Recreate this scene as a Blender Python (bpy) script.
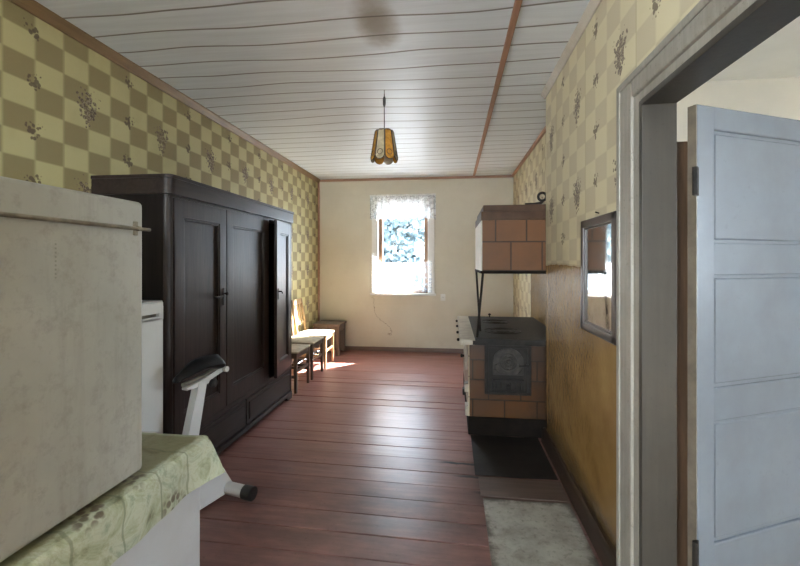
import bpy, bmesh, math, random
from mathutils import Vector, Matrix
random.seed(7)
S = bpy.context.scene
COL = S.collection
PI = math.pi
for _o in list(bpy.data.objects):
    bpy.data.objects.remove(_o)

# ------------------------------------------------------------------ camera
YAW = math.atan(52 / 420)
cam = bpy.data.objects.new('camera', bpy.data.cameras.new('camera'))
COL.objects.link(cam)
cam.location = (0, 0, 1.35)
cam.rotation_euler = (PI / 2, 0, YAW)
cam.data.sensor_width = 36
cam.data.lens = 420 / 800 * 36
cam.data.shift_y = -21 / 800
cam.data.clip_start = 0.02
S.camera = cam

# ------------------------------------------------------------------ light
S.view_settings.view_transform = 'Standard'
S.view_settings.look = 'None'
S.view_settings.gamma = 1
S.view_settings.use_curve_mapping = False
S.view_settings.exposure = 1.6

W = bpy.data.worlds.new('sky')
S.world = W
W.use_nodes = True
wn = W.node_tree.nodes
wn['Background'].inputs[0].default_value = (0.72, 0.86, 1.0, 1)
wn['Background'].inputs[1].default_value = 7.0

sun = bpy.data.objects.new('sun', bpy.data.lights.new('sun', 'SUN'))
COL.objects.link(sun)
sun.data.energy = 64
sun.data.color = (1.0, 0.96, 0.90)
sun.data.angle = math.radians(0.6)
sun.rotation_euler = Vector((-0.92, -1.0, -1.14)).to_track_quat('-Z', 'Y').to_euler()


def portal(name, loc, direction, sx, sy):
    l = bpy.data.lights.new(name, 'AREA')
    l.shape = 'RECTANGLE'
    l.size, l.size_y = sx, sy
    l.cycles.is_portal = True
    o = bpy.data.objects.new(name, l)
    COL.objects.link(o)
    o.location = loc
    o.rotation_euler = Vector(direction).to_track_quat('-Z', 'Y').to_euler()


def daylight(name, loc, direction, sx, sy, power, color=(1, 1, 1)):
    l = bpy.data.lights.new(name, 'AREA')
    l.shape = 'RECTANGLE'
    l.size, l.size_y = sx, sy
    l.energy = power
    l.color = color
    o = bpy.data.objects.new(name, l)
    COL.objects.link(o)
    o.location = loc
    o.rotation_euler = Vector(direction).to_track_quat('-Z', 'Y').to_euler()


portal('window_portal', (-0.735, 6.55, 1.5), (0, -1, 0), 0.95, 1.6)
# rear and side room daylight; unseen left window and yard lamps added for brightness
daylight('rear_window_daylight', (-0.67, -6.35, 1.55), (0, 1, 0.0), 2.1, 1.5, 60, (0.90, 0.96, 1.0))
daylight('left_window_daylight', (-2.35, -2.6, 1.55), (1, 0, 0), 1.5, 1.4, 180, (0.88, 0.95, 1.0))  # unseen lamp added to brighten the right wall and ceiling
daylight('side_room_daylight', (4.1, 0.3, 1.5), (-1, 0, 0), .75, 1.4, 17, (0.70, 0.85, 1.0))
daylight('yard_sky', (-0.735, 9.6, 5.0), (0, -0.72, -0.62), 5.0, 3.0, 130, (0.66, 0.78, 1.0))  # lamp added out of view for floor light and its reflection streak

# ------------------------------------------------------------------ material helpers


class NT:
    def __init__(self, name):
        self.m = bpy.data.materials.new(name)
        self.m.use_nodes = True
        self.t = self.m.node_tree
        self.n = self.t.nodes
        self.b = self.n['Principled BSDF']
        self.out = self.n['Material Output']
        self._c = None

    def link(self, a, b):
        self.t.links.new(a, b)

    def put(self, sock, v):
        if hasattr(v, 'is_output') or isinstance(v, bpy.types.NodeSocket):
            self.link(v, sock)
        else:
            if isinstance(v, (tuple, list)) and len(v) == 3 and sock.type == 'RGBA':
                v = (*v, 1)
            sock.default_value = v

    def co(self):
        if self._c is None:
            self._c = self.n.new('ShaderNodeTexCoord').outputs['Object']
        return self._c

    def sep(self, v=None):
        s = self.n.new('ShaderNodeSeparateXYZ')
        self.link(v or self.co(), s.inputs[0])
        return s.outputs[0], s.outputs[1], s.outputs[2]

    def comb(self, x=0, y=0, z=0):
        s = self.n.new('ShaderNodeCombineXYZ')
        for i, v in enumerate((x, y, z)):
            self.put(s.inputs[i], v)
        return s.outputs[0]

    def math(self, op, a, b=0, c=0, clamp=False):
        s = self.n.new('ShaderNodeMath')
        s.operation = op
        s.use_clamp = clamp
        for i, v in enumerate((a, b, c)):
            self.put(s.inputs[i], v)
        return s.outputs[0]

    def mapping(self, scale=(1, 1, 1), v=None, loc=(0, 0, 0), rot=(0, 0, 0)):
        s = self.n.new('ShaderNodeMapping')
        self.link(v or self.co(), s.inputs[0])
        s.inputs['Scale'].default_value = scale
        s.inputs['Location'].default_value = loc
        s.inputs['Rotation'].default_value = rot
        return s.outputs[0]

    def noise(self, scale=5, detail=3, rough=.55, v=None, dist=0):
        s = self.n.new('ShaderNodeTexNoise')
        self.link(v or self.co(), s.inputs['Vector'])
        s.inputs['Scale'].default_value = scale
        s.inputs['Detail'].default_value = detail
        s.inputs['Roughness'].default_value = rough
        s.inputs['Distortion'].default_value = dist
        return s.outputs[0]

    def voronoi(self, scale=5, v=None, feature='F1', out=0):
        s = self.n.new('ShaderNodeTexVoronoi')
        s.feature = feature
        self.link(v or self.co(), s.inputs['Vector'])
        s.inputs['Scale'].default_value = scale
        return s.outputs[out]

    def ramp(self, f, stops):
        s = self.n.new('ShaderNodeValToRGB')
        e = s.color_ramp.elements
        while len(e) < len(stops):
            e.new(0.5)
        for i, (p, c) in enumerate(stops):
            e[i].position = p
            if isinstance(c, (int, float)):
                c = (c, c, c)
            e[i].color = (*c[:3], 1)
        self.put(s.inputs[0], f)
        return s.outputs[0]

    def mix(self, f, a, b, mode='MIX'):
        s = self.n.new('ShaderNodeMix')
        s.data_type = 'RGBA'
        s.blend_type = mode
        self.put(s.inputs[0], f)
        self.put(s.inputs[6], a)
        self.put(s.inputs[7], b)
        return s.outputs[2]

    def smooth(self, v, a, b, lo=0, hi=1):
        s = self.n.new('ShaderNodeMapRange')
        s.interpolation_type = 'SMOOTHSTEP'
        self.put(s.inputs[0], v)
        s.inputs[1].default_value = a
        s.inputs[2].default_value = b
        s.inputs[3].default_value = lo
        s.inputs[4].default_value = hi
        return s.outputs[0]

    def bump(self, h, strength=.3, dist=.01):
        s = self.n.new('ShaderNodeBump')
        s.inputs['Strength'].default_value = strength
        s.inputs['Distance'].default_value = dist
        self.link(h, s.inputs['Height'])
        self.link(s.outputs[0], self.b.inputs['Normal'])

    def set(self, color=None, rough=None, metal=None, spec=None):
        if color is not None:
            self.put(self.b.inputs['Base Color'], color)
        if rough is not None:
            self.put(self.b.inputs['Roughness'], rough)
        if metal is not None:
            self.put(self.b.inputs['Metallic'], metal)
        if spec is not None:
            self.put(self.b.inputs['Specular IOR Level'], spec)
        return self.m


def plain(name, c, rough=.5, metal=0, var=.12, scale=8, bump=0.0, spec=.5):
    t = NT(name)
    n = t.noise(scale, 4)
    dark = tuple(v * (1 - var) for v in c)
    light = tuple(min(1, v * (1 + var)) for v in c)
    t.set(t.ramp(n, [(.3, dark), (.7, light)]), rough, metal, spec)
    if bump:
        t.bump(t.noise(scale * 6, 4), bump, .004)
    return t.m


def wood(name, c1, c2, rough=.45, axis=2, scale=1.0, bump=.15, spec=.5):
    t = NT(name)
    sc = [22 * scale] * 3
    sc[axis] = 1.6 * scale
    v = t.mapping(tuple(sc))
    n = t.noise(1.3, 6, .62, v, 1.2)
    big = t.noise(2.2, 2)
    c = t.ramp(n, [(.3, c1), (.7, c2)])
    c = t.mix(t.math('MULTIPLY', big, .35), c, tuple(x * .55 for x in c1))
    t.set(c, rough, spec=spec)
    t.bump(n, bump, .003)
    return t.m


def worn(name, c, dirt, rough=.45, amount=.45, scale=3.0, bump=.08, spec=.5):
    """painted surface with grime patches and scratches"""
    t = NT(name)
    n = t.noise(scale, 6, .65)
    n2 = t.noise(scale * 14, 3, .7)
    f = t.ramp(n, [(.40, 0), (.72, amount)])
    f2 = t.ramp(n2, [(.58, 0), (.72, amount * .6)])
    col = t.mix(t.math('MAXIMUM', f, f2), c, dirt)
    t.set(col, rough, spec=spec)
    t.bump(n2, bump, .003)
    return t.m


def wallpaper(name, axis, phase_y=0.0, phase_z=0.0, paint=False, flip=0, fade=0.0):
    t = NT(name)
    x, y, z = t.sep()
    a = t.math('DIVIDE', t.math('SUBTRACT', y, 1.693 + phase_y), .1545)
    b = t.math('DIVIDE', t.math('SUBTRACT', z, phase_z - .011), .1245)
    sa = t.math('SINE', t.math('MULTIPLY', a, PI))
    sb = t.math('SINE', t.math('MULTIPLY', b, PI))
    fa = t.smooth(sa, -.22, .22)
    fb = t.smooth(sb, -.14, .14)
    f = t.math('SUBTRACT', t.math('ADD', fa, fb), t.math('MULTIPLY', t.math('MULTIPLY', fa, fb), 2))
    if not flip:
        f = t.math('SUBTRACT', 1, f)
    grain = t.noise(330, 2, .7)
    dark = t.mix(grain, (.215, .170, .075), (.330, .275, .140))
    light = t.mix(grain, (.455, .405, .200), (.525, .480, .255))
    col = t.mix(f, dark, light)
    if fade:
        col = t.mix(fade, col, (.66, .575, .42))
    # printed sprigs: a tall bunch and a small one on two staggered grids
    ca = t.co()
    wob = t.noise(40, 2)

    def sprig(py, pz, y0, z0, ry, rz, thr):
        u = t.math('WRAP', t.math('SUBTRACT', y, y0 + phase_y), py / 2, -py / 2)
        w = t.math('WRAP', t.math('SUBTRACT', z, z0), pz / 2, -pz / 2)
        du = t.math('DIVIDE', u, ry)
        dw = t.math('DIVIDE', w, rz)
        # narrower towards the foot of the bunch
        taper = t.math('ADD', 1.0, t.math('MULTIPLY', dw, -.45))
        du = t.math('MULTIPLY', du, taper)
        r2 = t.math('ADD', t.math('MULTIPLY', du, du), t.math('MULTIPLY', dw, dw))
        vor = t.voronoi(48, ca)
        s = t.math('ADD', t.math('MULTIPLY', r2, .42), vor)
        s = t.math('ADD', s, t.math('MULTIPLY', t.math('SUBTRACT', wob, .5), .9))
        return t.smooth(s, thr, thr + .14, 1, 0)
    big = sprig(.612, .498, 2.153, 2.215, .056, .092, .74)
    small = sprig(.612, .249, 1.842, 2.24, .040, .042, .62)
    big2 = t.noise(120, 2)
    fcol = t.mix(t.smooth(big2, .45, .6), (.075, .045, .035), (.30, .24, .17))
    col = t.mix(t.math('MULTIPLY', big, .9), col, fcol)
    col = t.mix(t.math('MULTIPLY', small, .85), col, (.10, .065, .04))
    # seams between strips
    seam = t.math('ABSOLUTE', t.math('WRAP', t.math('SUBTRACT', y, 2.004 + phase_y), .309, -.309))
    col = t.mix(t.smooth(seam, .002, .006, .45, 0), col, (.30, .25, .13))
    # brown water marks
    st = t.noise(2.1, 4, .6)
    col = t.mix(t.ramp(st, [(.55, 0), (.78, .35)]), col, (.25, .19, .09))
    rough = .62
    if paint:
        # yellow ochre oil paint over the lower wall, edge a little uneven
        edge = t.math('ADD', z, t.math('MULTIPLY', t.math('SUBTRACT', t.noise(3, 3), .5), .05))
        k = t.smooth(edge, 1.325, 1.345, 1, 0)
        if paint == 'stove':
            # round the stove the paint ends a little way past it
            k2 = t.smooth(y, 4.92, 4.94, 1, 0)
            k = t.math('MULTIPLY', k, k2)
        n = t.noise(2.6, 5, .6)
        och = t.ramp(n, [(.3, (.19, .105, .032)), (.5, (.25, .145, .048)), (.72, (.32, .20, .075))])
        n3 = t.noise(26, 4, .65)
        och = t.mix(t.ramp(n3, [(.60, 0), (.80, .22)]), och, (.20, .11, .03))
        # soot and grime just over the baseboard and by the stove
        low = t.math('ADD', z, t.math('MULTIPLY', n, -.25))
        och = t.mix(t.smooth(low, -.02, .16, .75, 0), och, (.06, .035, .016))
        col = t.mix(k, col, och)
        blist = t.noise(34, 3, .6)
        bl = t.math('MULTIPLY', blist, t.math('MULTIPLY', t.smooth(y, 1.9, 2.7, .12, 1), t.smooth(z, .55, .95, .25, 1)))
        h = t.math('ADD', t.math('MULTIPLY', t.math('MULTIPLY', bl, k), 1.3), t.math('MULTIPLY', grain, .04))
        rough = t.math('SUBTRACT', .62, t.math('MULTIPLY', k, .40))
        t.set(col, rough)
        t.bump(h, .6, .012)
    else:
        t.set(col, rough)
        t.bump(t.math('ADD', grain, t.math('MULTIPLY', t.noise(5, 3), 6)), .12, .004)
    return t.m


def brick(name, c1, c2, mortar, w, hgt, axis='XZ', offset=(0, 0), rough=.4, ms=.006, soot=.4, stagger=.5, smoke=False):
    t = NT(name)
    x, y, z = t.sep()
    v = t.comb({'XZ': x, 'YZ': y}[axis], z, 0) if axis in ('XZ', 'YZ') else None
    if axis == 'BOTH':
        v = t.comb(t.math('ADD', x, y), z, 0)
    v = t.mapping((1, 1, 1), v, (offset[0], offset[1], 0))
    s = t.n.new('ShaderNodeTexBrick')
    t.link(v, s.inputs['Vector'])
    s.offset = stagger
    s.inputs['Color1'].default_value = (*c1, 1)
    s.inputs['Color2'].default_value = (*c2, 1)
    s.inputs['Mortar'].default_value = (*mortar, 1)
    s.inputs['Scale'].default_value = 1
    s.inputs['Mortar Size'].default_value = ms
    s.inputs['Mortar Smooth'].default_value = .3
    s.inputs['Bias'].default_value = 0
    s.inputs['Brick Width'].default_value = w
    s.inputs['Row Height'].default_value = hgt
    n = t.noise(4.5, 5, .65)
    col = t.mix(t.ramp(n, [(.42, 0), (.75, soot)]), s.outputs[0], (.05, .03, .018))
    if smoke:  # tiles get darker towards the right and the top
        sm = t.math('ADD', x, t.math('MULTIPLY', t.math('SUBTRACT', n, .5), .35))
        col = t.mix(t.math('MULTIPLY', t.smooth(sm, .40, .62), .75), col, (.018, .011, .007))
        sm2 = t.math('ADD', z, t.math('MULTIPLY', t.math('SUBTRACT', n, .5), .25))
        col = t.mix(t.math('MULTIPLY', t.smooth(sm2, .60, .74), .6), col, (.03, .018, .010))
    t.set(col, rough, spec=.3)
    t.bump(t.math('MULTIPLY', s.outputs[1], -1), .6, .004)
    return t.m


# ------------------------------------------------------------------ mesh helpers
class MB:
    def __init__(self):
        self.bm = bmesh.new()

    def _new(self, fn):
        tmp = bmesh.new()
        fn(tmp)
        me = bpy.data.meshes.new('tmp')
        tmp.to_mesh(me)
        tmp.free()
        self.bm.from_mesh(me)
        bpy.data.meshes.remove(me)

    def box(self, x0, x1, y0, y1, z0, z1, bev=0.0, seg=2, M=None):
        def fn(b):
            r = bmesh.ops.create_cube(b, size=1)
            for v in b.verts:
                v.co = Vector((x0 + (v.co.x + .5) * (x1 - x0), y0 + (v.co.y + .5) * (y1 - y0), z0 + (v.co.z + .5) * (z1 - z0)))
            if bev:
                bmesh.ops.bevel(b, geom=list(b.edges), offset=bev, segments=seg, profile=.5, affect='EDGES')
            if M is not None:
                bmesh.ops.transform(b, matrix=M, verts=b.verts)
        self._new(fn)
        return self

    def tube(self, pts, r, seg=10, caps=True, r1=None, flat=1.0):
        pts = [Vector(p) for p in pts]
        n = len(pts)

        def fn(b):
            rings = []
            up = Vector((0, 0, 1))
            d0 = (pts[1] - pts[0]).normalized()
            if abs(d0.dot(up)) > .95:
                up = Vector((0, 1, 0))
            for i, p in enumerate(pts):
                d = (pts[min(i + 1, n - 1)] - pts[max(i - 1, 0)]).normalized()
                s = d.cross(up).normalized()
                u = s.cross(d).normalized()
                rr = r if r1 is None else r + (r1 - r) * i / (n - 1)
                rings.append([b.verts.new(p + s * math.cos(2 * PI * k / seg) * rr + u * math.sin(2 * PI * k / seg) * rr * flat) for k in range(seg)])
            for a, c in zip(rings, rings[1:]):
                for k in range(seg):
                    b.faces.new((a[k], a[(k + 1) % seg], c[(k + 1) % seg], c[k]))
            if caps:
                b.faces.new(rings[0][::-1])
                b.faces.new(rings[-1])
        self._new(fn)
        return self

    def lathe(self, prof, seg=24, M=None, caps=True):
        def fn(b):
            rings = []
            for (r, z) in prof:
                rings.append([b.verts.new((r * math.cos(2 * PI * k / seg), r * math.sin(2 * PI * k / seg), z)) for k in range(seg)])
            for a, c in zip(rings, rings[1:]):
                for k in range(seg):
                    b.faces.new((a[k], a[(k + 1) % seg], c[(k + 1) % seg], c[k]))
            if caps:
                b.faces.new(rings[0][::-1])
                b.faces.new(rings[-1])
            if M is not None:
                bmesh.ops.transform(b, matrix=M, verts=b.verts)
        self._new(fn)
        return self

    def prism(self, poly, axis, a0, a1, bev=0.0, M=None):
        """poly: 2-D outline in the two axes other than `axis`, extruded a0..a1"""
        def fn(b):
            def P(u, v, a):
                return {'x': (a, u, v), 'y': (u, a, v), 'z': (u, v, a)}[axis]
            A = [b.verts.new(P(u, v, a0)) for u, v in poly]
            B = [b.verts.new(P(u, v, a1)) for u, v in poly]
            b.faces.new(A)
            b.faces.new(B[::-1])
            k = len(poly)
            for i in range(k):
                b.faces.new((A[i], B[i], B[(i + 1) % k], A[(i + 1) % k]))
            bmesh.ops.recalc_face_normals(b, faces=b.faces)
            if bev:
                bmesh.ops.bevel(b, geom=list(b.edges), offset=bev, segments=2, profile=.5, affect='EDGES')
            if M is not None:
                bmesh.ops.transform(b, matrix=M, verts=b.verts)
        self._new(fn)
        return self

    def grid(self, nu, nv, fn2, thick=0.0):
        def fn(b):
            V = [[b.verts.new(fn2(i / nu, j / nv)) for j in range(nv + 1)] for i in range(nu + 1)]
            for i in range(nu):
                for j in range(nv):
                    b.faces.new((V[i][j], V[i + 1][j], V[i + 1][j + 1], V[i][j + 1]))
            if thick:
                bmesh.ops.recalc_face_normals(b, faces=b.faces)
                bmesh.ops.solidify(b, geom=list(b.faces), thickness=thick)
        self._new(fn)
        return self

    def torus(self, c, R, r, normal='y', seg=24, s2=8):
        c = Vector(c)
        pts = []
        for k in range(seg + 1):
            a = 2 * PI * k / seg
            if normal == 'y':
                o = Vector((math.cos(a) * R, 0, math.sin(a) * R))
            elif normal == 'x':
                o = Vector((0, math.cos(a) * R, math.sin(a) * R))
            else:
                o = Vector((math.cos(a) * R, math.sin(a) * R, 0))
            pts.append((o, c + o))

        def fn(b):
            rings = []
            ax = {'y': Vector((0, 1, 0)), 'x': Vector((1, 0, 0)), 'z': Vector((0, 0, 1))}[normal]
            for o, p in pts[:-1]:
                d = o.normalized()
                rings.append([b.verts.new(p + d * math.cos(2 * PI * k / s2) * r + ax * math.sin(2 * PI * k / s2) * r) for k in range(s2)])
            for i in range(len(rings)):
                a, e = rings[i], rings[(i + 1) % len(rings)]
                for k in range(s2):
                    b.faces.new((a[k], a[(k + 1) % s2], e[(k + 1) % s2], e[k]))
        self._new(fn)
        return self

    def build(self, name, mat, parent=None, smooth=35, loc=(0, 0, 0)):
        bmesh.ops.recalc_face_normals(self.bm, faces=self.bm.faces)
        me = bpy.data.meshes.new(name)
        self.bm.to_mesh(me)
        self.bm.free()
        me.materials.append(mat)
        o = bpy.data.objects.new(name, me)
        COL.objects.link(o)
        o.location = loc
        if smooth:
            for p in me.polygons:
                p.use_smooth = True
            try:
                me.set_sharp_from_angle(angle=math.radians(smooth))
            except Exception:
                pass
        if smooth:
            w = o.modifiers.new('weighted_normal', 'WEIGHTED_NORMAL')
            w.keep_sharp = True
        if parent:
            o.parent = parent
        return o


def tag(o, label=None, cat=None, group=None, kind=None):
    if label:
        o['label'] = label
    if cat:
        o['category'] = cat
    if group:
        o['group'] = group
    if kind:
        o['kind'] = kind
    return o


def thing(name, label, cat, loc=(0, 0, 0), rz=0, group=None):
    o = bpy.data.objects.new(name, None)
    o.empty_display_size = .05
    COL.objects.link(o)
    o.location = loc
    o.rotation_euler.z = rz
    return tag(o, label, cat, group)


def struct(o, label=None):
    o['kind'] = 'structure'
    if label:
        o['label'] = label
        o['category'] = label.split()[-1] if False else o.name.split('_')[0]
    return o


def copy_tree(o, parent=None):
    c = o.copy()
    COL.objects.link(c)
    if parent:
        c.parent = parent
    for ch in list(o.children):
        copy_tree(ch, c)
    return c


# ------------------------------------------------------------------ structure materials
def floor_material():
    t = NT('red_brown_floor_paint')
    x, y, z = t.sep()
    v = t.mapping((1.6, 26, 26))
    n = t.noise(1.2, 6, .6, v, .8)
    big = t.noise(1.4, 5, .62)
    col = t.ramp(n, [(.25, (.215, .090, .076)), (.55, (.32, .148, .126)), (.8, (.40, .20, .172))])
    # patchy wear, plus the dimness of the near floor put into the colour
    wear_and_dim = t.ramp(t.noise(2.2, 6, .68, t.mapping((1.3, 2.6, 1))), [(.25, .25), (.70, .95)])
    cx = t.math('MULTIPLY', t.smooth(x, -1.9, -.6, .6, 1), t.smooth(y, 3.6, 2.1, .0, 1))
    col = t.mix(t.math('MULTIPLY', wear_and_dim, cx), col, (.085, .055, .048))
    col = t.mix(t.ramp(t.noise(30, 3, .7), [(.62, 0), (.75, .5)]), col, (.06, .03, .024))
    # charred, greyed boards beside the stove
    k = t.math('MULTIPLY', t.smooth(x, -.12, .12), t.smooth(y, 3.3, 2.9, 0, 1))
    k = t.math('MULTIPLY', k, t.smooth(y, 2.25, 2.45))
    col = t.mix(t.math('MULTIPLY', k, t.ramp(big, [(.35, .35), (.6, .85)])), col, (.055, .038, .030))
    for (cy, xa, xb) in ((2.84, -.22, .16), (2.68, -.10, .17), (2.50, .0, .12)):
        d = t.math('ABSOLUTE', t.math('SUBTRACT', t.math('ADD', y, t.math('MULTIPLY', t.math('SUBTRACT', t.noise(12, 2), .5), .03)), cy))
        gk = t.math('MULTIPLY', t.smooth(d, .008, .018, 1, 0), t.math('MULTIPLY', t.smooth(x, xa, xa + .12), t.smooth(x, xb - .02, xb, 1, 0)))
        col = t.mix(gk, col, (.012, .008, .006))
    rough = t.math('ADD', .285, t.math('MULTIPLY', big, .12))
    t.set(col, rough, spec=.30)
    t.bump(t.math('ADD', n, t.math('MULTIPLY', t.noise(3, 1), 1.5)), .14, .004)
    return t.m


def ceiling_material():
    t = NT('white_ceiling_boards')
    x, y, z = t.sep()
    # seams run across the room and sag a little
    wav = t.noise(1.0, 2, .5, t.mapping((.55, .9, 1)))
    yy = t.math('ADD', y, t.math('MULTIPLY', t.math('SUBTRACT', wav, .5), .26))
    q = t.math('ABSOLUTE', t.math('WRAP', yy, .09, -.09))
    seam = t.smooth(q, .003, .009, 1, 0)
    v = t.mapping((1.2, 18, 18))
    n = t.noise(1.3, 5, .6, v, .6)
    base = t.ramp(n, [(.3, (.64, .68, .70)), (.7, (.755, .80, .825))])
    # brown damp stain
    dx = t.math('DIVIDE', t.math('ADD', x, .40), .13)
    dy = t.math('DIVIDE', t.math('SUBTRACT', y, 2.22), .28)
    r2 = t.math('ADD', t.math('MULTIPLY', dx, dx), t.math('MULTIPLY', dy, dy))
    r2 = t.math('ADD', r2, t.math('MULTIPLY', t.noise(9, 4), .9))
    base = t.mix(t.smooth(r2, .35, 1.7, .8, 0), base, (.21, .155, .085))
    col = t.mix(t.math('MULTIPLY', seam, .85), base, (.11, .088, .06))
    t.set(col, .42, spec=.5)
    t.bump(t.math('ADD', t.math('MULTIPLY', seam, -3), t.math('MULTIPLY', t.noise(2.6, 2), 3)), .25, .006)
    return t.m


def plaster_material():
    t = NT('cream_plaster')
    x, y, z = t.sep()
    n = t.noise(1.1, 5, .6)
    n2 = t.noise(9, 4, .6)
    col = t.ramp(n, [(.3, (.55, .50, .39)), (.7, (.65, .60, .485))])
    col = t.mix(t.ramp(n2, [(.55, 0), (.8, .12)]), col, (.38, .31, .20))
    # fine crack down from the sill
    wob = t.math('MULTIPLY', t.math('SUBTRACT', t.noise(9, 4, .7), .5), .20)
    # piecewise path: straight down, then out to the right
    path = t.math('ADD', -1.19, t.math('MULTIPLY', t.smooth(z, .62, .30), .27))
    d = t.math('ABSOLUTE', t.math('SUBTRACT', t.math('ADD', x, wob), path))
    c = t.math('MULTIPLY', t.smooth(d, .003, .009, 1, 0), t.smooth(z, .82, .80))
    c = t.math('MULTIPLY', c, t.smooth(z, .22, .26))
    col = t.mix(t.math('MULTIPLY', c, .65), col, (.20, .15, .09))
    # smudges low on the wall
    col = t.mix(t.math('MULTIPLY', t.smooth(z, .35, .05), t.math('MULTIPLY', n2, .4)), col, (.33, .25, .16))
    t.set(col, .6)
    t.bump(t.math('ADD', t.noise(3, 3), t.math('MULTIPLY', n2, .2)), .2, .01)
    return t.m


M_FLOOR = floor_material()
M_CEIL = ceiling_material()
M_PLASTER = plaster_material()
M_WP = wallpaper('checked_wallpaper', 'y', 0, 0, False, 1)
M_WPR = wallpaper('checked_wallpaper_over_ochre_paint', 'y', .322, 0, True, 1, .55)
M_WPS = wallpaper('checked_wallpaper_by_the_stove', 'y', .02, 0, 'stove', 0, .4)
M_TRIM_OCHRE = wood('ochre_trim', (.17, .10, .040), (.28, .17, .07), .5, 1)
M_TRIM_PINK = wood('pinkish_brown_trim', (.33, .175, .105), (.46, .26, .17), .5, 1)
M_TRIM_PINKX = wood('pinkish_brown_trim_cross', (.30, .165, .10), (.42, .245, .16), .5, 0)
M_TRIM_GREY = worn('grey_white_trim', (.50, .45, .37), (.22, .17, .11), .5, .6)
M_BASE = wood('dark_baseboard', (.020, .013, .009), (.050, .031, .021), .5, 1, 1, .15, .25)
M_BASEX = wood('dark_back_baseboard', (.12, .075, .052), (.20, .125, .09), .45, 0)
def jamb_material(name, c, dirt):
    t = NT(name)
    n = t.noise(4, 6, .65)
    st = t.noise(1.5, 5, .65, t.mapping((34, 34, 1.8)))
    sp = t.noise(60, 3, .7)
    col = t.ramp(st, [(.3, tuple(v * .72 for v in c)), (.7, c)])
    col = t.mix(t.ramp(n, [(.45, 0), (.75, .6)]), col, dirt)
    col = t.mix(t.ramp(sp, [(.60, 0), (.70, .55)]), col, dirt)
    t.set(col, .45)
    t.bump(st, .15, .003)
    return t.m


M_JAMB = jamb_material('worn_shaded_jamb_paint', (.045, .038, .029), (.022, .018, .013))  # same paint as the casing, shade put into the darker colour
M_CASE = jamb_material('worn_grey_casing_paint', (.29, .265, .22), (.12, .10, .07))
M_LEAF = worn('door_white_grey_paint', (.165, .185, .212), (.10, .104, .108), .25, .35, 3.0, .05)
M_EDGE = worn('dirty_door_edge', (.16, .13, .095), (.05, .04, .03), .5, .7, 9)
M_WARM = plain('side_room_plaster', (.74, .70, .62), .7, 0, .06, 2)
M_CREAM = plain('side_room_ceiling_paint', (.86, .85, .80), .6, 0, .06, 2)
M_SASH = wood('brown_sash', (.20, .105, .05), (.34, .19, .10), .45, 2)
M_WHITE = worn('white_window_paint', (.72, .71, .67), (.45, .40, .32), .4, .3)
M_IRON = plain('cast_iron', (.015, .012, .0095), .5, 0, .5, 20, .35, .25)
M_BLACK = plain('black_vinyl', (.008, .008, .009), .42, 0, .3, 14, .25, .3)
M_BLACKP = plain('black_plastic', (.018, .018, .019), .42, 0, .2)
M_STEEL = plain('dull_steel', (.40, .39, .36), .38, .85, .25, 30)
M_BRASS = plain('tarnished_brass', (.22, .19, .14), .5, .6, .3, 30)


def glass_material():
    t = NT('window_glass')
    tr = t.n.new('ShaderNodeBsdfTransparent')
    gl = t.n.new('ShaderNodeBsdfGlossy')
    gl.inputs['Roughness'].default_value = .02
    lw = t.n.new('ShaderNodeLayerWeight')
    fr = t.math('ADD', .03, t.math('MULTIPLY', t.math('POWER', lw.outputs['Facing'], 5), .8))
    mx = t.n.new('ShaderNodeMixShader')
    t.link(fr, mx.inputs[0])
    t.link(tr.outputs[0], mx.inputs[1])
    t.link(gl.outputs[0], mx.inputs[2])
    t.link(mx.outputs[0], t.out.inputs[0])
    return t.m


M_GLASS = glass_material()


def lace_material(name, open_, scale=70, tint=(.86, .88, .90), base=.25):
    t = NT(name)
    v = t.mapping((1, .02, 1))
    vo = t.voronoi(scale, v, 'DISTANCE_TO_EDGE')
    holes = t.smooth(vo, .06, .20)
    fl = t.smooth(t.voronoi(scale * .22, v), .28, .46)      # bigger woven motifs
    a = t.math('MULTIPLY', t.math('MULTIPLY', holes, fl), open_)
    a = t.math('ADD', a, open_ * base, clamp=True)
    d = t.n.new('ShaderNodeBsdfDiffuse')
    d.inputs[0].default_value = (*tint, 1)
    tl = t.n.new('ShaderNodeBsdfTranslucent')
    tl.inputs[0].default_value = (*tint, 1)
    tr = t.n.new('ShaderNodeBsdfTransparent')
    m1 = t.n.new('ShaderNodeMixShader')
    m1.inputs[0].default_value = .5
    t.link(d.outputs[0], m1.inputs[1])
    t.link(tl.outputs[0], m1.inputs[2])
    m2 = t.n.new('ShaderNodeMixShader')
    t.link(a, m2.inputs[0])
    t.link(m1.outputs[0], m2.inputs[1])
    t.link(tr.outputs[0], m2.inputs[2])
    t.link(m2.outputs[0], t.out.inputs[0])
    return t.m


M_LACE = lace_material('white_lace', .95, 70, (.80, .86, .92), .62)
M_LACE_DENSE = lace_material('white_lace_dense', .55, 60)

# ------------------------------------------------------------------ structure
XL, XN, XF, YB, YR, H = -2.055, .70, .89, 6.30, -6.0, 2.62
# floor: boards running across the room, each a hair out of level
mb = MB()
yy = YR - .2
bw = .168
while yy < YB + .2:
    c = yy + bw / 2
    tl = random.uniform(-.0022, .0022)
    dz = random.uniform(-.0025, 0)
    M = Matrix.Translation((0, c, 0)) @ Matrix.Rotation(tl / .09, 4, 'X') @ Matrix.Rotation(random.uniform(-.001, .001), 4, 'Y')
    mb.box(XL - .15, 1.1, -bw / 2 + .002, bw / 2 - .002, -.03 + dz, dz, .003, 1, M)
    yy += bw
mb.box(XL - .15, 1.1, YR - .2, YB + .2, -.08, -.025)
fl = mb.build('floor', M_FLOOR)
struct(fl, 'red brown painted board floor of the long room')
fl.rotation_euler.z = -.032

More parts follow.
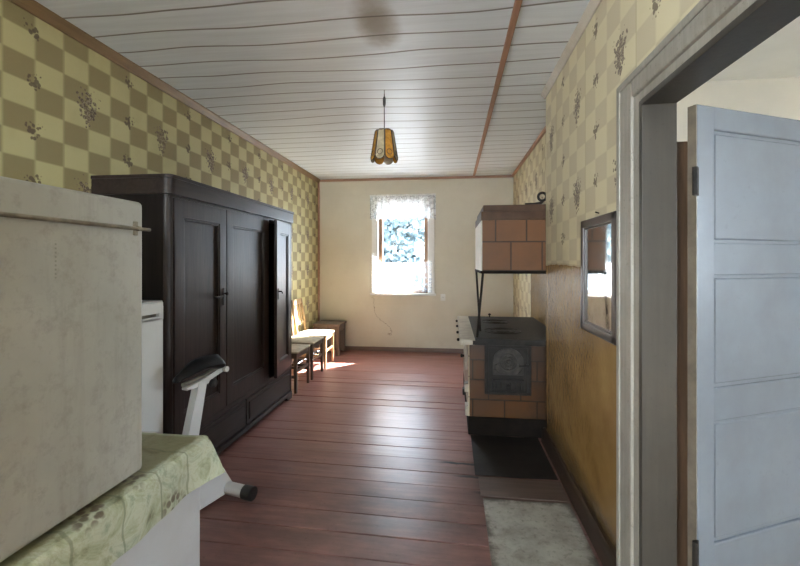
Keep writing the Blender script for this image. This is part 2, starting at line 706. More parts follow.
mb = MB()
mb.box(XL - .15, 1.03, YR - .2, YB + .2, H, H + .1)
struct(mb.build('ceiling', M_CEIL), 'white painted board ceiling with a brown damp stain')

mb = MB()
mb.box(XL - .15, XL, YR - .15, -3.4, 0, H)
mb.box(XL - .15, XL, -1.8, YB + .3, 0, H)
mb.box(XL - .15, XL, -3.4, -1.8, 0, .85)
mb.box(XL - .15, XL, -3.4, -1.8, 2.25, H)
struct(mb.build('wall_left', M_WP), 'left wall papered in olive and cream checks with flower sprigs')

# back wall with the window opening
WX0, WX1, WZ0, WZ1 = -1.125, -.345, .88, 2.25
mb = MB()
mb.box(XL - .15, WX0, YB, YB + .14, 0, H)
mb.box(WX1, XF + .15, YB, YB + .14, 0, H)
mb.box(WX0, WX1, YB, YB + .14, 0, WZ0)
mb.box(WX0, WX1, YB, YB + .14, WZ1, H)
struct(mb.build('wall_back', M_PLASTER), 'cream plastered end wall around the lace curtained window')

# right wall, near part (door opening) and far part (recess with the stove)
DY0, DY1, DZ = .68, 1.615, 1.935
mb = MB()
mb.box(XN, XN + .095, YR - .15, DY0, 0, H)
mb.box(XN, XN + .095, DY1, 3.20, 0, H)
mb.box(XN, XN + .095, DY0, DY1, DZ, H)
mb.box(XN, XF + .15, 3.20, 3.28, 0, H, .012)
struct(mb.build('wall_right', M_WPR), 'right wall with checked paper above and glossy yellow ochre paint below')
mb = MB()
mb.box(XF, XF + .15, 3.28, YB + .3, 0, H)
struct(mb.build('wall_recess', M_WPS), 'recessed far part of the right wall behind the stove')

# rear wall with its window (behind the camera)
RX0, RX1, RZ0, RZ1 = -1.75, .42, .8, 2.3
mb = MB()
mb.box(XL - .15, RX0, YR - .2, YR, 0, H)
mb.box(RX1, XN + .13, YR - .2, YR, 0, H)
mb.box(RX0, RX1, YR - .2, YR, 0, RZ0)
mb.box(RX0, RX1, YR - .2, YR, RZ1, H)
struct(mb.build('wall_rear', M_PLASTER))

# side room seen through the door
SX = 3.9
mb = MB()
mb.box(XN + .40, SX, -1.7, 3.3, -.08, -.0)
struct(mb.build('floor_side_room', plain('side_room_floor_paint', (.42, .36, .28), .5)))
mb = MB()
mb.box(1.03, SX, -1.7, 3.2, H, H + .1)
mb.box(XN + .095, 1.03, -1.7, 3.2, H, H + .1)
struct(mb.build('ceiling_side_room', M_CREAM), 'cream ceiling of the side room above the open door')
mb = MB()
mb.box(1.04, SX + .1, 3.2, 3.3, 0, H)
struct(mb.build('wall_side_room_back', M_WARM))
mb = MB()
mb.box(SX, SX + .1, -1.7, -.1, 0, H)
mb.box(SX, SX + .1, .7, 3.2, 0, H)
mb.box(SX, SX + .1, -.1, .7, 0, .8)
mb.box(SX, SX + .1, -.1, .7, 2.2, H)
struct(mb.build('wall_side_room_right', M_CREAM))
mb = MB()
mb.box(XN + .095, SX, -1.7, -1.5, 0, H)
struct(mb.build('wall_side_room_rear', M_CREAM))

# trims
n_trim = [0]


def trim(mb, mat, label, nm=None):
    n_trim[0] += 1
    return struct(mb.build(nm or 'trim_%d' % n_trim[0], mat), label)


trim(MB().prism([(XL, H), (XL + .045, H), (XL + .045, H - .012), (XL + .014, H - .05), (XL, H - .05)], 'y', YR, YB), M_TRIM_OCHRE, 'ochre wooden cornice strip along the left wall')
trim(MB().box(XL, XF, YB - .028, YB, H - .035, H, .006), M_TRIM_PINKX, 'pinkish brown ceiling strip over the window wall')
trim(MB().box(XL, XL + .03, YB - .032, YB - .001, 0, H - .035, .006), M_TRIM_PINK, 'brown corner strip left of the window wall')
trim(MB().box(XF - .03, XF, 3.28, YB - .03, H - .035, H, .006), M_TRIM_PINK, 'orange brown ceiling strip over the stove recess')
trim(MB().prism([(XN, H), (XN - .035, H), (XN - .03, H - .015), (XN - .008, H - .04), (XN, H - .04)], 'y', YR, 3.285), M_TRIM_GREY, 'pale wooden cornice strip over the door wall')
trim(MB().box(.302, .338, YR, YB - .03, H - .012, H + .002, .004), M_TRIM_PINK, 'pinkish brown batten running along the ceiling')
struct(MB().box(XL, XF, YB - .022, YB, 0, .062, .005).build('baseboard_back', M_BASEX), 'brown baseboard under the window')
struct(MB().box(XL, XL + .022, YR, YB - .03, 0, .062, .005).build('baseboard_left', M_BASE))
b = MB().prism([(XN, 0), (XN - .034, 0), (XN - .030, .085), (XN - .018, .105), (XN, .105)], 'y', 1.80, 3.27)
struct(b.build('baseboard_right', M_BASE), 'dark brown scuffed baseboard under the ochre wall')

# door casing and jamb
mb = MB()
cx0 = XN - .036
# side casing: stepped profile, mitre-topped
mb.box(cx0 + .012, XN, DY1 + .012, DY1 + .185, 0, DZ + .115, .006)
mb.box(cx0, XN, DY1 + .055, DY1 + .170, 0, DZ + .10, .010)
mb.box(cx0 - .006, XN, DY1 + .150, DY1 + .182, 0, DZ + .112, .008)
trim(mb, M_CASE, 'worn grey beige upright casing beside the doorway')
mb = MB()
mb.box(cx0 + .012, XN, DY0 - .17, DY1 + .012, DZ - .005, DZ + .115, .006)
mb.box(cx0, XN, DY0 - .16, DY1 + .055, DZ + .03, DZ + .10, .010)
mb.box(cx0 - .006, XN, DY0 - .17, DY1 + .182, DZ + .088, DZ + .118, .008)
trim(mb, M_CASE, 'worn grey beige lintel casing over the doorway')
mb = MB()
mb.box(cx0 + .012, XN + .095, DY1 - .012, DY1 + .014, 0, DZ, .004)
trim(mb, M_JAMB, 'worn grey beige door jamb facing the camera')
mb = MB()
mb.box(cx0 + .012, XN + .095, DY0, DY1, DZ - .02, DZ + .004, .004)
trim(mb, M_JAMB, 'underside board of the doorway lintel')
mb = MB()
mb.box(cx0 + .012, XN + .095, DY0 - .01, DY0 + .015, 0, DZ, .004)
mb.box(cx0, XN, DY0 - .165, DY0 - .012, 0, DZ + .03, .008)
trim(mb, M_JAMB, None)

M_STOP = wood('brown_side_room_casing', (.06, .034, .018), (.13, .072, .038), .5, 2)
trim(MB().box(XN + .09, .872, 1.682, 1.80, 0, 1.80, .004), M_STOP, 'brown wood strip seen through the gap behind the open door')
# ------------------------------------------------------------------ door leaf
door = thing('door_1', 'open grey white panelled door swung into the side room', 'door', (.862, 1.605, .015), math.atan2(.42, .906))
door['kind'] = 'structure'
LW, LH, LT = .84, 1.895, .036
stile, = (.062,)


def leafz(y):        # height on the leaf of a line at pixel row y near the hinge stile
    return 1.335 - (y - 262) / 420 * 1.53


zs = [0, .16, leafz(541), leafz(420), leafz(387), leafz(275), leafz(243), leafz(131), LH]
mb = MB()
mb.box(0, .085, 0, LT, 0, LH, .003, 1)
mb.box(LW - .085, LW, 0, LT, 0, LH, .003, 1)
rails = [(0, leafz(541)), (leafz(420), leafz(387)), (leafz(275), leafz(243)), (leafz(131), LH)]
for a, c in rails:
    mb.box(.08, LW - .08, 0, LT, a, c, .003, 1)
mb.build('door_frame', M_LEAF, door)
for a, c in ((leafz(541), leafz(420)), (leafz(387), leafz(275)), (leafz(243), leafz(131))):
    p = MB()
    p.box(.08, LW - .08, .012, LT - .012, a - .005, c + .005)
    # raised field with a sloping margin
    m_ = .012
    p.box(.085 + m_, LW - .085 - m_, .007, LT - .007, a + m_, c - m_, .005, 1)
    p.build('door_panel', M_LEAF, door)
mb = MB().box(-.003, .004, .002, LT - .002, .001, LH - .001)
mb.build('hinge_edge', M_EDGE, door)['label'] = 'dark dirty hinge edge of the door'
for z in (.30, 1.62):
    hb = MB().tube([(-.016, -.004, z - .05), (-.016, -.004, z + .05)], .009, 10)
    hb.box(-.016, .004, -.003, .003, z - .05, z + .05)
    hb.build('hinge', M_IRON, door)['label'] = 'black iron hinge'
kn = MB().tube([(LW - .05, -.055, 1.0), (LW - .05, .09, 1.0)], .009)
kn.tube([(LW - .05, -.05, 1.0), (LW - .15, -.05, 1.0)], .009)
kn.tube([(LW - .05, .085, 1.0), (LW - .15, .085, 1.0)], .009)
kn.box(LW - .065, LW - .035, -.004, LT + .004, .93, 1.07, .002)
kn.build('door_handle', M_STEEL, door)

# ------------------------------------------------------------------ window
win = thing('window_1', 'bright single window in the far cream wall', 'window', (-.735, YB, 0))
win['kind'] = 'structure'
wx0, wx1 = WX0 + .735, WX1 + .735
mb = MB()       # casing on the wall face
cw = .085
mb.box(wx0 - cw, wx0 + .01, -.022, .004, WZ0 - .01, WZ1 + cw, .005)
mb.box(wx1 - .01, wx1 + cw, -.022, .004, WZ0 - .01, WZ1 + cw, .005)
mb.box(wx0 - cw, wx1 + cw, -.024, .004, WZ1 - .01, WZ1 + cw, .005)
mb.build('window_casing', M_WHITE, win)
mb = MB()       # reveal lining
mb.box(wx0, wx0 + .015, 0, .13, WZ0, WZ1)
mb.box(wx1 - .015, wx1, 0, .13, WZ0, WZ1)
mb.box(wx0, wx1, 0, .13, WZ1 - .015, WZ1)
mb.build('window_lining', M_WHITE, win)
MB().box(wx0 - cw - .02, wx1 + cw + .02, -.055, .13, WZ0 - .035, WZ0, .006).build('window_sill', M_WHITE, win)
mb = MB()       # brown sash
s0, s1, t0, t1 = wx0 + .015, wx1 - .015, WZ0, WZ1 - .015
for (a, c, d, e) in ((s0, s0 + .055, t0, t1), (s1 - .055, s1, t0, t1), (s0, s1, t0, t0 + .06), (s0, s1, t1 - .055, t1)):
    mb.box(a, c, .045, .085, d, e, .005)
for (a, c, d, e) in ((s0, s0 + .05, t0, t1), (s1 - .05, s1, t0, t1), (s0, s1, t0, t0 + .05), (s0, s1, t1 - .05, t1)):
    mb.box(a, c, .095, .13, d, e, .005)
mb.build('window_frame', M_SASH, win)['label'] = 'brown wooden sash'
MB().box(s0 + .05, s1 - .05, .064, .068, t0 + .055, t1 - .05).build('window_pane', M_GLASS, win)

# rear windows and an added left one (out of view, they light the rooms)
for nm, loc, rz, wd_, z0, z1 in (('window_2', ((RX0 + RX1) / 2, YR - .1, 0), 0, RX1 - RX0, RZ0, RZ1),
                                 ('window_3', (SX + .05, .3, 0), PI / 2, .8, .8, 2.2),
                                 ('window_4', (XL - .08, -2.6, 0), PI / 2, 1.6, .85, 2.25)):  # last one is added unseen, to light the right wall
    w = thing(nm, None, None, loc, rz)
    w['kind'] = 'structure'
    h_ = wd_ / 2
    mb = MB()
    mb.box(-h_, -h_ + .05, -.025, .025, z0, z1)
    mb.box(h_ - .05, h_, -.025, .025, z0, z1)
    mb.box(-.03, .03, -.025, .025, z0, z1)
    mb.box(-h_, h_, -.025, .025, z0, z0 + .05)
    mb.box(-h_, h_, -.025, .025, z1 - .05, z1)
    mb.build('window_frame', M_WHITE, w)
    MB().box(-h_ + .04, h_ - .04, -.002, .002, z0 + .04, z1 - .04).build('window_pane', M_GLASS, w)

# ------------------------------------------------------------------ curtains
def pleat(x, amp, k, ph):
    return amp * math.sin(x * k + ph) + amp * .5 * math.sin(x * k * 2.3 + ph * 1.7)


def valance(u, v):
    x = -.495 + .99 * u
    scal = .028 * abs(math.sin(u * PI * 9))
    z = 2.365 - v * (.385 - scal + .01 * math.sin(u * 7))
    y = -.055 + pleat(x, .010 * (.4 + v), 62, .4)
    return (x, y, z)


cur = thing('lace_valance', 'short gathered white lace valance across the window top', 'curtain', (-.735, YB, 0))
MB().grid(150, 16, valance).build('lace_panel', M_LACE_DENSE, cur)
rd = MB().tube([(-.50, -.055, 2.352), (.50, -.055, 2.352)], .007, 8)
for sx in (-.48, .48):
    rd.tube([(sx, -.055, 2.352), (sx, -.018, 2.352)], .005, 6)
rd.build('curtain_rod', M_WHITE, cur)


def cafe(x0, x1, ph, top):
    def fn(u, v):
        x = x0 + (x1 - x0) * u
        z = top(u) + (WZ0 + .012 - top(u)) * v + (.010 * abs(math.sin(u * 22)) if v > .95 else 0)
        y = -.060 + pleat(x, .011 * (.5 + .5 * v), 75, ph)
        return (x, y, z)
    return fn


lc = tag(MB().grid(90, 18, cafe(-.47, .085, .2, lambda u: 1.335 + .17 * max(0, 1 - u * 3.2) ** 1.4)).build('lace_curtain', M_LACE_DENSE, loc=(-.735, YB, 0)),
         'left half of the white lace half curtain, the brighter one', 'curtain')
rc = tag(MB().grid(70, 18, cafe(.09, .44, 1.4, lambda u: 1.335 + .03 * u)).build('lace_curtain', M_LACE, loc=(-.735, YB, 0)),
         'right half of the white lace half curtain, thinner and bluish', 'curtain')

# wall socket
so = thing('wall_socket', 'small white wall socket right of the window', 'socket', (-.134, YB, .823))
MB().box(-.036, .036, -.014, 0, -.05, .05, .008).build('socket_plate', M_WHITE, so)
sk = MB()
sk.lathe([(.024, 0), (.024, .006), (.019, .007), (.017, .002)], 20, Matrix.Translation((0, -.013, 0)) @ Matrix.Rotation(PI / 2, 4, 'X'))
sk.build('socket_face', M_WHITE, so)
for sx in (-.008, .008):
    MB().lathe([(.003, 0), (.003, .002)], 8, Matrix.Translation((sx, -.019, 0)) @ Matrix.Rotation(PI / 2, 4, 'X')).build('socket_hole', M_BLACKP, so)

# ------------------------------------------------------------------ wardrobe
WF = -1.585          # front plane
Wy0, Wy1, Wt = 2.19, 4.03, 1.845
M_WD = wood('dark_stained_wardrobe_wood', (.013, .0082, .007), (.042, .027, .023), .40, 2, 1.0, .25, .32)
M_WDH = wood('dark_stained_wardrobe_wood_cross', (.013, .0082, .007), (.042, .027, .023), .42, 1, 1.0, .25, .32)
M_WDS = wood('shaded_wardrobe_side_wood', (.007, .005, .004), (.017, .012, .010), .6, 2, 1.0, .2, .12)  # same stained wood, darkened in colour for the unlit side
wd = thing('wardrobe', 'large dark brown three-door wooden wardrobe against the left wall', 'wardrobe', (WF, Wy0, 0))
L = Wy1 - Wy0
dep = WF - (XL + .004)


def wrect(r, y0, y1, x0, x1, n=6):
    """outline with the two front corners rounded (front is +x)"""
    pts = [(x0, y0)]
    for k in range(n + 1):
        a = -PI / 2 + k / n * PI / 2
        pts.append((x1 - r + r * math.cos(a), y0 + r + r * math.sin(a)))
    for k in range(n + 1):
        a = k / n * PI / 2
        pts.append((x1 - r + r * math.cos(a), y1 - r + r * math.sin(a)))
    pts.append((x0, y1))
    return pts


mb = MB()
# carcass: sides with rounded corner posts, back, shelf boards
mb.prism(wrect(.035, 0, .06, -.10, 0.0), 'z', .06, Wt - .10)
MB().box(-dep, -.034, -.002, .03, .06, Wt - .10).build('side_panel', M_WDS, wd)
mb.prism(wrect(.035, L - .05, L, -.10, 0.0), 'z', .06, Wt - .10)
MB().box(-dep, -.034, L - .03, L + .002, .06, Wt - .10).build('side_panel', M_WDS, wd)
mb.box(-dep, -dep + .012, 0, L, .06, Wt - .1)
mb.box(-dep, -.03, .01, L - .01, .30, .325)
mb.box(-dep, -.03, .01, L - .01, .06, .085)
d1, d2, d3 = .605, 1.285, 1.322     # door positions along the front
mb.box(-dep, -.03, d2 + .03, d2 + .05, .3, Wt - .1)
mb.box(-.03, -.004, .01, L - .01, .285, .325, .004)         # rail over the drawers
mb.box(-.03, -.004, .01, L - .01, Wt - .125, Wt - .09, .004)
mb.box(-.03, -.004, d2 - .0, d2 + .035, .30, Wt - .1, .004)   # fixed stile before the third door
mb.build('carcass', M_WD, wd)
mb = MB()
mb.prism(wrect(.045, -.02, L + .015, -dep, .022), 'z', Wt - .11, Wt - .012, .004)
mb.prism(wrect(.045, -.026, L + .02, -dep, .030), 'z', Wt - .02, Wt, .004)
mb.build('cornice', M_WDH, wd)
mb = MB()
mb.prism(wrect(.04, -.008, L + .006, -dep, .010), 'z', .045, .075, .004)
mb.prism([(.02, .045), (.02, 0), (.11, 0), (.14, .035), (L - .14, .035), (L - .11, 0), (L - .01, 0), (L - .01, .045)], 'x', -.03, .004)
mb.box(-dep, -.03, .0, .03, 0, .05)
mb.box(-dep, -.03, L - .03, L, 0, .05)
mb.build('plinth', M_WDH, wd)


def wdoor(y0, y1, name_parts=True):
    """door part with origin at its far (hinge) edge, standing in local coords along -y"""
    w = y1 - y0
    z0, z1 = .33, Wt - .125
    mb = MB()
    s = .085
    mb.box(-.024, .004, -w, -w + s, z0, z1, .004)
    mb.box(-.024, .004, -s, 0, z0, z1, .004)
    mb.box(-.024, .004, -w + s - .004, -s + .004, z0, z0 + .12, .004)
    mb.box(-.024, .004, -w + s - .004, -s + .004, z1 - .11, z1, .004)
    o = mb.build('door', M_WD, wd, loc=(0, y1, 0))
    p = MB().box(-.02, -.012, -w + s - .01, -s + .01, z0 + .11, z1 - .1)
    # moulded bead round the panel
    for (a, c, d, e) in ((-w + s, -w + s + .014, z0 + .12, z1 - .11), (-s - .014, -s, z0 + .12, z1 - .11)):
        p.box(-.014, .000, a, c, d, e, .004)
    for (d, e) in ((z0 + .12, z0 + .134), (z1 - .124, z1 - .11)):
        p.box(-.014, .000, -w + s, -s, d, e, .004)
    p.build('door_panel', M_WD, o)
    return o


da = wdoor(.045, d1)
db = wdoor(d1 + .006, d2)
dc = wdoor(d3, L - .045)
dc.rotation_euler.z = math.radians(7.5)
# key latches
k = MB().box(.004, .010, -.052, -.022, 1.05, 1.17, .003)
k.lathe([(.006, 0), (.006, .012), (.014, .018), (.014, .026), (.004, .032)], 12, Matrix.Translation((.008, -.037, 1.13)) @ Matrix.Rotation(PI / 2, 4, 'Y'))
k.build('latch', M_IRON, da)['label'] = 'black iron turn latch'
k = MB().box(.004, .009, -.16, -.05, 1.105, 1.118, .002)
k.build('latch_bar', M_IRON, da)
w3 = L - .045 - d3
k = MB().box(.004, .010, -w3 + .02, -w3 + .05, 1.02, 1.12, .003)
k.tube([(.008, -w3 + .035, 1.09), (.035, -w3 + .035, 1.09), (.035, -w3 + .06, 1.075)], .006, 8)
k.build('latch', M_IRON, dc)['label'] = 'black iron turn latch'
for (a, c) in ((.05, .89), (.905, L - .05)):
    f = MB().box(-.022, .002, a, c, .085, .285, .004)
    f.box(0, .009, a + .035, c - .035, .115, .255, .007)
    dr = f.build('drawer', M_WDH, wd)

# ------------------------------------------------------------------ white cabinet, oilcloth and the big box on it
M_WCAB = worn('white_cabinet_paint', (.48, .49, .50), (.33, .31, .28), .35, .35)
cab = thing('low_cabinet', 'low white painted cabinet under the green oilcloth', 'cabinet', (-1.30, .90, 0))
MB().box(-.60, .375, -.70, .535, .07, .655, .006).build('cabinet_body', M_WCAB, cab)
MB().box(-.58, .34, -.68, .51, 0, .075).build('cabinet_plinth', M_BLACKP, cab)
for (a, c) in ((-.69, -.10), (-.09, .528)):
    d = MB().box(.375, .391, a, c, .08, .645, .005).build('cabinet_door', M_WCAB, cab)
    kx = c - .06 if a < -.3 else a + .06
    MB().lathe([(.006, 0), (.006, .012), (.013, .018), (.012, .026), (.003, .03)], 12, Matrix.Translation((.391, kx, .36)) @ Matrix.Rotation(PI / 2, 4, 'Y')).build('cabinet_knob', M_STEEL, d)
MB().box(-.61, .385, -.71, .56, .652, .69, .006).build('cabinet_top', M_WCAB, cab)


def oilcloth_material():
    t = NT('green_printed_oilcloth')
    n = t.noise(7, 6, .68, None, 1.6)
    n2 = t.noise(17, 5, .7, None, .8)
    col = t.ramp(n, [(.28, (.14, .14, .075)), (.42, (.33, .35, .23)), (.54, (.45, .47, .36)), (.66, (.27, .31, .225)), (.82, (.52, .51, .42))])
    x, y, z = t.sep()
    # olive brown middle field, pale green printed border along the edge
    fieldk = t.math('MULTIPLY', t.smooth(t.math('ADD', x, t.math('MULTIPLY', t.math('SUBTRACT', n2, .5), .06)), .372, .355), t.smooth(y, .565, .550))
    col = t.mix(t.math('MULTIPLY', fieldk, .75), col, t.mix(n, (.10, .082, .028), (.29, .26, .125)))
    # printed bunches of dark fruit and leaves
    vo = t.voronoi(46)
    m = t.noise(4.2, 2, .5, t.mapping((1, 1, 1), None, (3.1, 1.7, .4)))
    k = t.math('MULTIPLY', t.smooth(m, .50, .57), t.smooth(vo, .62, .36))
    col = t.mix(t.math('MULTIPLY', k, .85), col, (.075, .04, .022))
    col = t.mix(t.ramp(n2, [(.55, 0), (.75, .5)]), col, (.10, .095, .04))
    # vine lines hanging down the cloth
    yw = t.math('ADD', y, t.math('MULTIPLY', t.math('SUBTRACT', t.noise(6, 2), .5), .10))
    ln = t.math('ABSOLUTE', t.math('WRAP', yw, .075, -.075))
    col = t.mix(t.smooth(ln, .002, .005, .5, 0), col, (.085, .10, .05))
    t.set(col, .33)
    t.bump(t.math('ADD', n2, t.math('MULTIPLY', t.noise(4, 3), 4)), .25, .006)
    return t.m


M_OIL = oilcloth_material()
oc = thing('oilcloth', 'green floral oilcloth draped over the low white cabinet', 'tablecloth', (-1.30, .90, 0))
mb = MB()
TZ = .6985
prof = [(-.60, TZ), (.30, TZ), (.372, TZ), (.388, TZ - .004), (.397, TZ - .016), (.402, TZ - .05), (.406, TZ - .10), (.410, TZ - .145)]


def cloth_top(u, v):
    y = -.70 + 1.272 * u
    s = v * (len(prof) - 1)
    i = min(int(s), len(prof) - 2)
    f = s - i
    x = prof[i][0] + (prof[i + 1][0] - prof[i][0]) * f
    z = prof[i][1] + (prof[i + 1][1] - prof[i][1]) * f
    drop = max(0, TZ - z)
    x += drop * .035 * math.sin(y * 9 + 1) + drop * .02 * math.sin(y * 41)
    if drop > .1:
        z += .002 * math.sin(y * 19)
    if y > .45:
        x += drop * .26 * ((y - .45) / .12) ** 2
        y += drop * .20 * ((y - .45) / .12) ** 2
    return (x, y, z)


mb.grid(90, 28, cloth_top, .002)


def cloth_end(u, v):
    # the far side folds down behind, crumpled at the corner
    x = -.60 + .985 * u
    prof2 = [(.570, TZ), (.578, TZ - .012), (.584, TZ - .06), (.588, TZ - .13)]
    s = v * 3
    i = min(int(s), 2)
    f = s - i
    y = prof2[i][0] + (prof2[i + 1][0] - prof2[i][0]) * f
    z = prof2[i][1] + (prof2[i + 1][1] - prof2[i][1]) * f
    dr = TZ - z
    y += dr * .10 * math.sin(x * 27)
    if u > .93:
        k_ = (u - .93) / .07
        x += k_ * (dr * .22 + .004 * math.sin(z * 95))
        y += k_ * (dr * .20 + .007 * math.sin(z * 120))
    return (x, y, z)


mb.grid(60, 14, cloth_end, .002)
mb.build('cloth', M_OIL, oc)


def grime_material(name, c1, c2, dirt):
    t = NT(name)
    n = t.noise(2.4, 6, .62)
    n2 = t.noise(28, 4, .7)
    v = t.mapping((14, 14, 1.4))
    st = t.noise(2, 4, .6, v)
    col = t.ramp(n, [(.3, c1), (.7, c2)])
    col = t.mix(t.ramp(n2, [(.50, 0), (.72, .40)]), col, dirt)
    col = t.mix(t.ramp(st, [(.52, 0), (.75, .28)]), col, dirt)
    # a short run of tiny dark pits
    x, y, z = t.sep()
    dd = t.math('ABSOLUTE', t.math('SUBTRACT', y, .115))
    pit = t.math('MULTIPLY', t.smooth(dd, .0015, .003, 1, 0), t.math('GREATER_THAN', t.math('SINE', t.math('MULTIPLY', z, 620)), .1))
    pit = t.math('MULTIPLY', pit, t.math('MULTIPLY', t.math('GREATER_THAN', z, .61), t.math('LESS_THAN', z, .70)))
    col = t.mix(t.math('MULTIPLY', pit, .45), col, (.09, .07, .05))
    t.set(col, .42)
    t.bump(n2, .06, .003)
    return t.m


M_BOX = grime_material('grimy_off_white_enamel', (.27, .26, .225), (.37, .36, .32), (.16, .145, .115))
fr = thing('refrigerator', 'big grimy off-white rounded refrigerator on the green oilcloth, nearest the camera', 'refrigerator', (-1.28, .78, TZ + .0025))
mb = MB().box(-.34, .34, -.47, .405, .012, .832, .014, 4)
mb.build('refrigerator_body', M_BOX, fr)
for sx in (-.27, .27):
    for sy in (-.40, .32):
        MB().lathe([(.022, 0), (.022, .02)], 14, Matrix.Translation((sx, sy, 0))).build('foot', M_BLACKP, fr)
rod = MB().tube([(.351, -.44, .748), (.351, .10, .7485), (.351, .415, .748)], .0055, 10)
rod.build('metal_rod', M_BRASS, fr)['label'] = 'thin tarnished rod along the upper side'
br = MB().box(.338, .346, .360, .374, .728, .770, .002)
br.box(.338, .357, .362, .372, .742, .756, .002)
br.build('rod_bracket', M_BRASS, fr)
br = MB().box(.338, .349, -.40, -.386, .722, .776, .003)
br.box(.338, .360, -.402, -.384, .738, .758, .004)
br.build('rod_bracket', M_BRASS, fr)

# second, small refrigerator between cabinet and wardrobe
M_FR2 = plain('clean_white_enamel', (.66, .66, .63), .25, 0, .05, 3)
f2 = thing('refrigerator', 'narrow white refrigerator with a slot handle, between the oilcloth cabinet and the wardrobe', 'refrigerator', (-1.823, 1.89, 0))
MB().box(-.19, .19, -.28, .275, .03, 1.125, .012, 3).build('refrigerator_body', M_FR2, f2)
mb = MB().box(.192, .225, -.28, .277, .06, 1.05, .010, 3)
mb.box(.192, .225, -.28, .277, 1.098, 1.13, .008, 3)
mb.box(.192, .225, -.28, .10, 1.03, 1.11, .004)
mb.box(.192, .225, .243, .277, 1.03, 1.11, .006)
mb.box(.192, .225, .09, .25, 1.067, 1.11, .004)
mb.box(.192, .225, .09, .25, 1.03, 1.045, .003)
mb.build('refrigerator_door', M_FR2, f2)
MB().box(.19, .206, .09, .25, 1.04, 1.072).build('slot_handle', M_EDGE, f2)['label'] = 'dark recessed slot handle'
for sx in (-.15, .15):
    for sy in (-.24, .24):
        MB().lathe([(.018, 0), (.018, .035)], 12, Matrix.Translation((sx, sy, 0))).build('foot', M_BLACKP, f2)
f2b = MB().box(-.192, .215, -.285, .282, 1.125, 1.136, .004).build('refrigerator_top', M_WCAB, f2)

# ------------------------------------------------------------------ exercise bike
M_BIKE = plain('white_bike_enamel', (.70, .71, .72), .28, 0, .04, 6)
ang = math.atan2(.67, .17)     # axis runs from the front (towards the camera) to the rear
bk = thing('exercise_bike', 'white exercise bike with a black saddle behind the oilcloth cabinet', 'exercise bike', (-1.33, 2.30, 0), 0)
ax = Vector((-.17, -.67, 0)).normalized()      # towards the front of the bike
sd = Vector((.97, -.245, 0)).normalized()      # sideways, to the right


def bp(a, s, z):
    v = ax * a + sd * s
    return (v.x, v.y, z)


BM = Matrix(((ax.x, sd.x, 0, 0), (ax.y, sd.y, 0, 0), (0, 0, 1, 0), (0, 0, 0, 1)))   # local (forward, side, up)
mb = MB().tube([bp(0, -.19, .045), bp(0, .20, .045)], .034, 18)
mb.build('rear_stabilizer', M_BIKE, bk)
for s0, s1 in ((-.225, -.185), (.165, .225)):
    MB().tube([bp(0, s0, .045), bp(0, s1, .045)], .0385, 18).build('end_cap', M_BLACKP, bk)
mb = MB().tube([bp(.72, -.04, .045), bp(.72, .22, .045)], .034, 18)
mb.build('front_stabilizer', M_BIKE, bk)
for s0, s1 in ((-.07, -.035), (.215, .26)):
    MB().tube([bp(.72, s0, .045), bp(.72, s1, .045)], .0385, 18).build('end_cap', M_BLACKP, bk)
# base beam: a deep folded sheet box that tapers to the rear tube
mb = MB().prism([(-.045, .05), (.03, .175), (.30, .30), (.72, .30), (.74, .05), (.4, .03), (.02, .015)], 'y', -.045, .045, .006, BM)
mb.build('base_beam', M_BIKE, bk)
# flywheel housing
mb = MB().lathe([(.16, -.05), (.18, -.04), (.185, 0), (.18, .04), (.16, .05)], 36, BM @ Matrix.Translation((.52, 0, .36)) @ Matrix.Rotation(PI / 2, 4, 'X'))
mb.build('flywheel_cover', M_BIKE, bk)
mb = MB().tube([bp(.50, -.10, .30), bp(.50, .10, .30)], .012, 10)
mb.tube([bp(.50, .10, .30), bp(.62, .10, .38)], .010, 8)
mb.tube([bp(.50, -.08, .30), bp(.38, -.08, .22)], .010, 8)
mb.build('crank', M_STEEL, bk)
for a, s, z in ((.62, .145, .38), (.38, -.10, .22)):
    MB().box(-.04, .04, -.04, .04, -.012, .012, .005, 2, BM @ Matrix.Translation((a, s, z))).build('pedal', M_BLACKP, bk)
# seat post leans back and up
post = MB()
post.prism([(.300, .27), (.215, .27), (.130, .688), (.185, .701)], 'y', -.024, .024, .004, BM)
post.build('seat_post', M_BIKE, bk)
brk = MB().prism([(.26, .675), (.26, .689), (.005, .742), (.0, .718), (.08, .698), (.12, .675)], 'y', -.020, .020, .004, BM)
brk.tube([bp(.005, -.03, .732), bp(.005, .045, .732)], .016, 12)
brk.build('seat_bracket', M_BIKE, bk)
MB().lathe([(.02, 0), (.024, .008), (.024, .022), (.018, .03)], 14, Matrix.Translation(bp(.10, .02, .675)) @ Matrix.Rotation(PI / 2, 4, 'Y')).build('seat_knob', M_BLACKP, bk)


def saddle(u, v):
    # u along (0 rear, 1 nose), v round the section
    a = .02 + .30 * u
    if u < .45:
        w = .095 * math.sin(min(1, u / .16) * PI / 2) * (1 - .25 * u)
    else:
        w = .095 * (.8875 - (u - .45) * 1.15)
    w = max(w, .018) * (1 if u < .97 else .75)
    th = v * 2 * PI
    top = .808 + .020 * math.sin(min(1, u / .45) * PI / 2) - .050 * max(0, (u - .5) / .5) ** 1.2
    hh = (.052 if math.sin(th) > 0 else .036) * (1 - .62 * u)
    if u < .03 or u > .98:
        hh *= .5
    z = top - .040 + hh * math.sin(th) - .055 * (1 - abs(math.cos(th))) * 0
    s = w * math.cos(th)
    if math.sin(th) > 0:
        z -= .012 * abs(math.cos(th))
    p = bp(a, s, z)
    return p


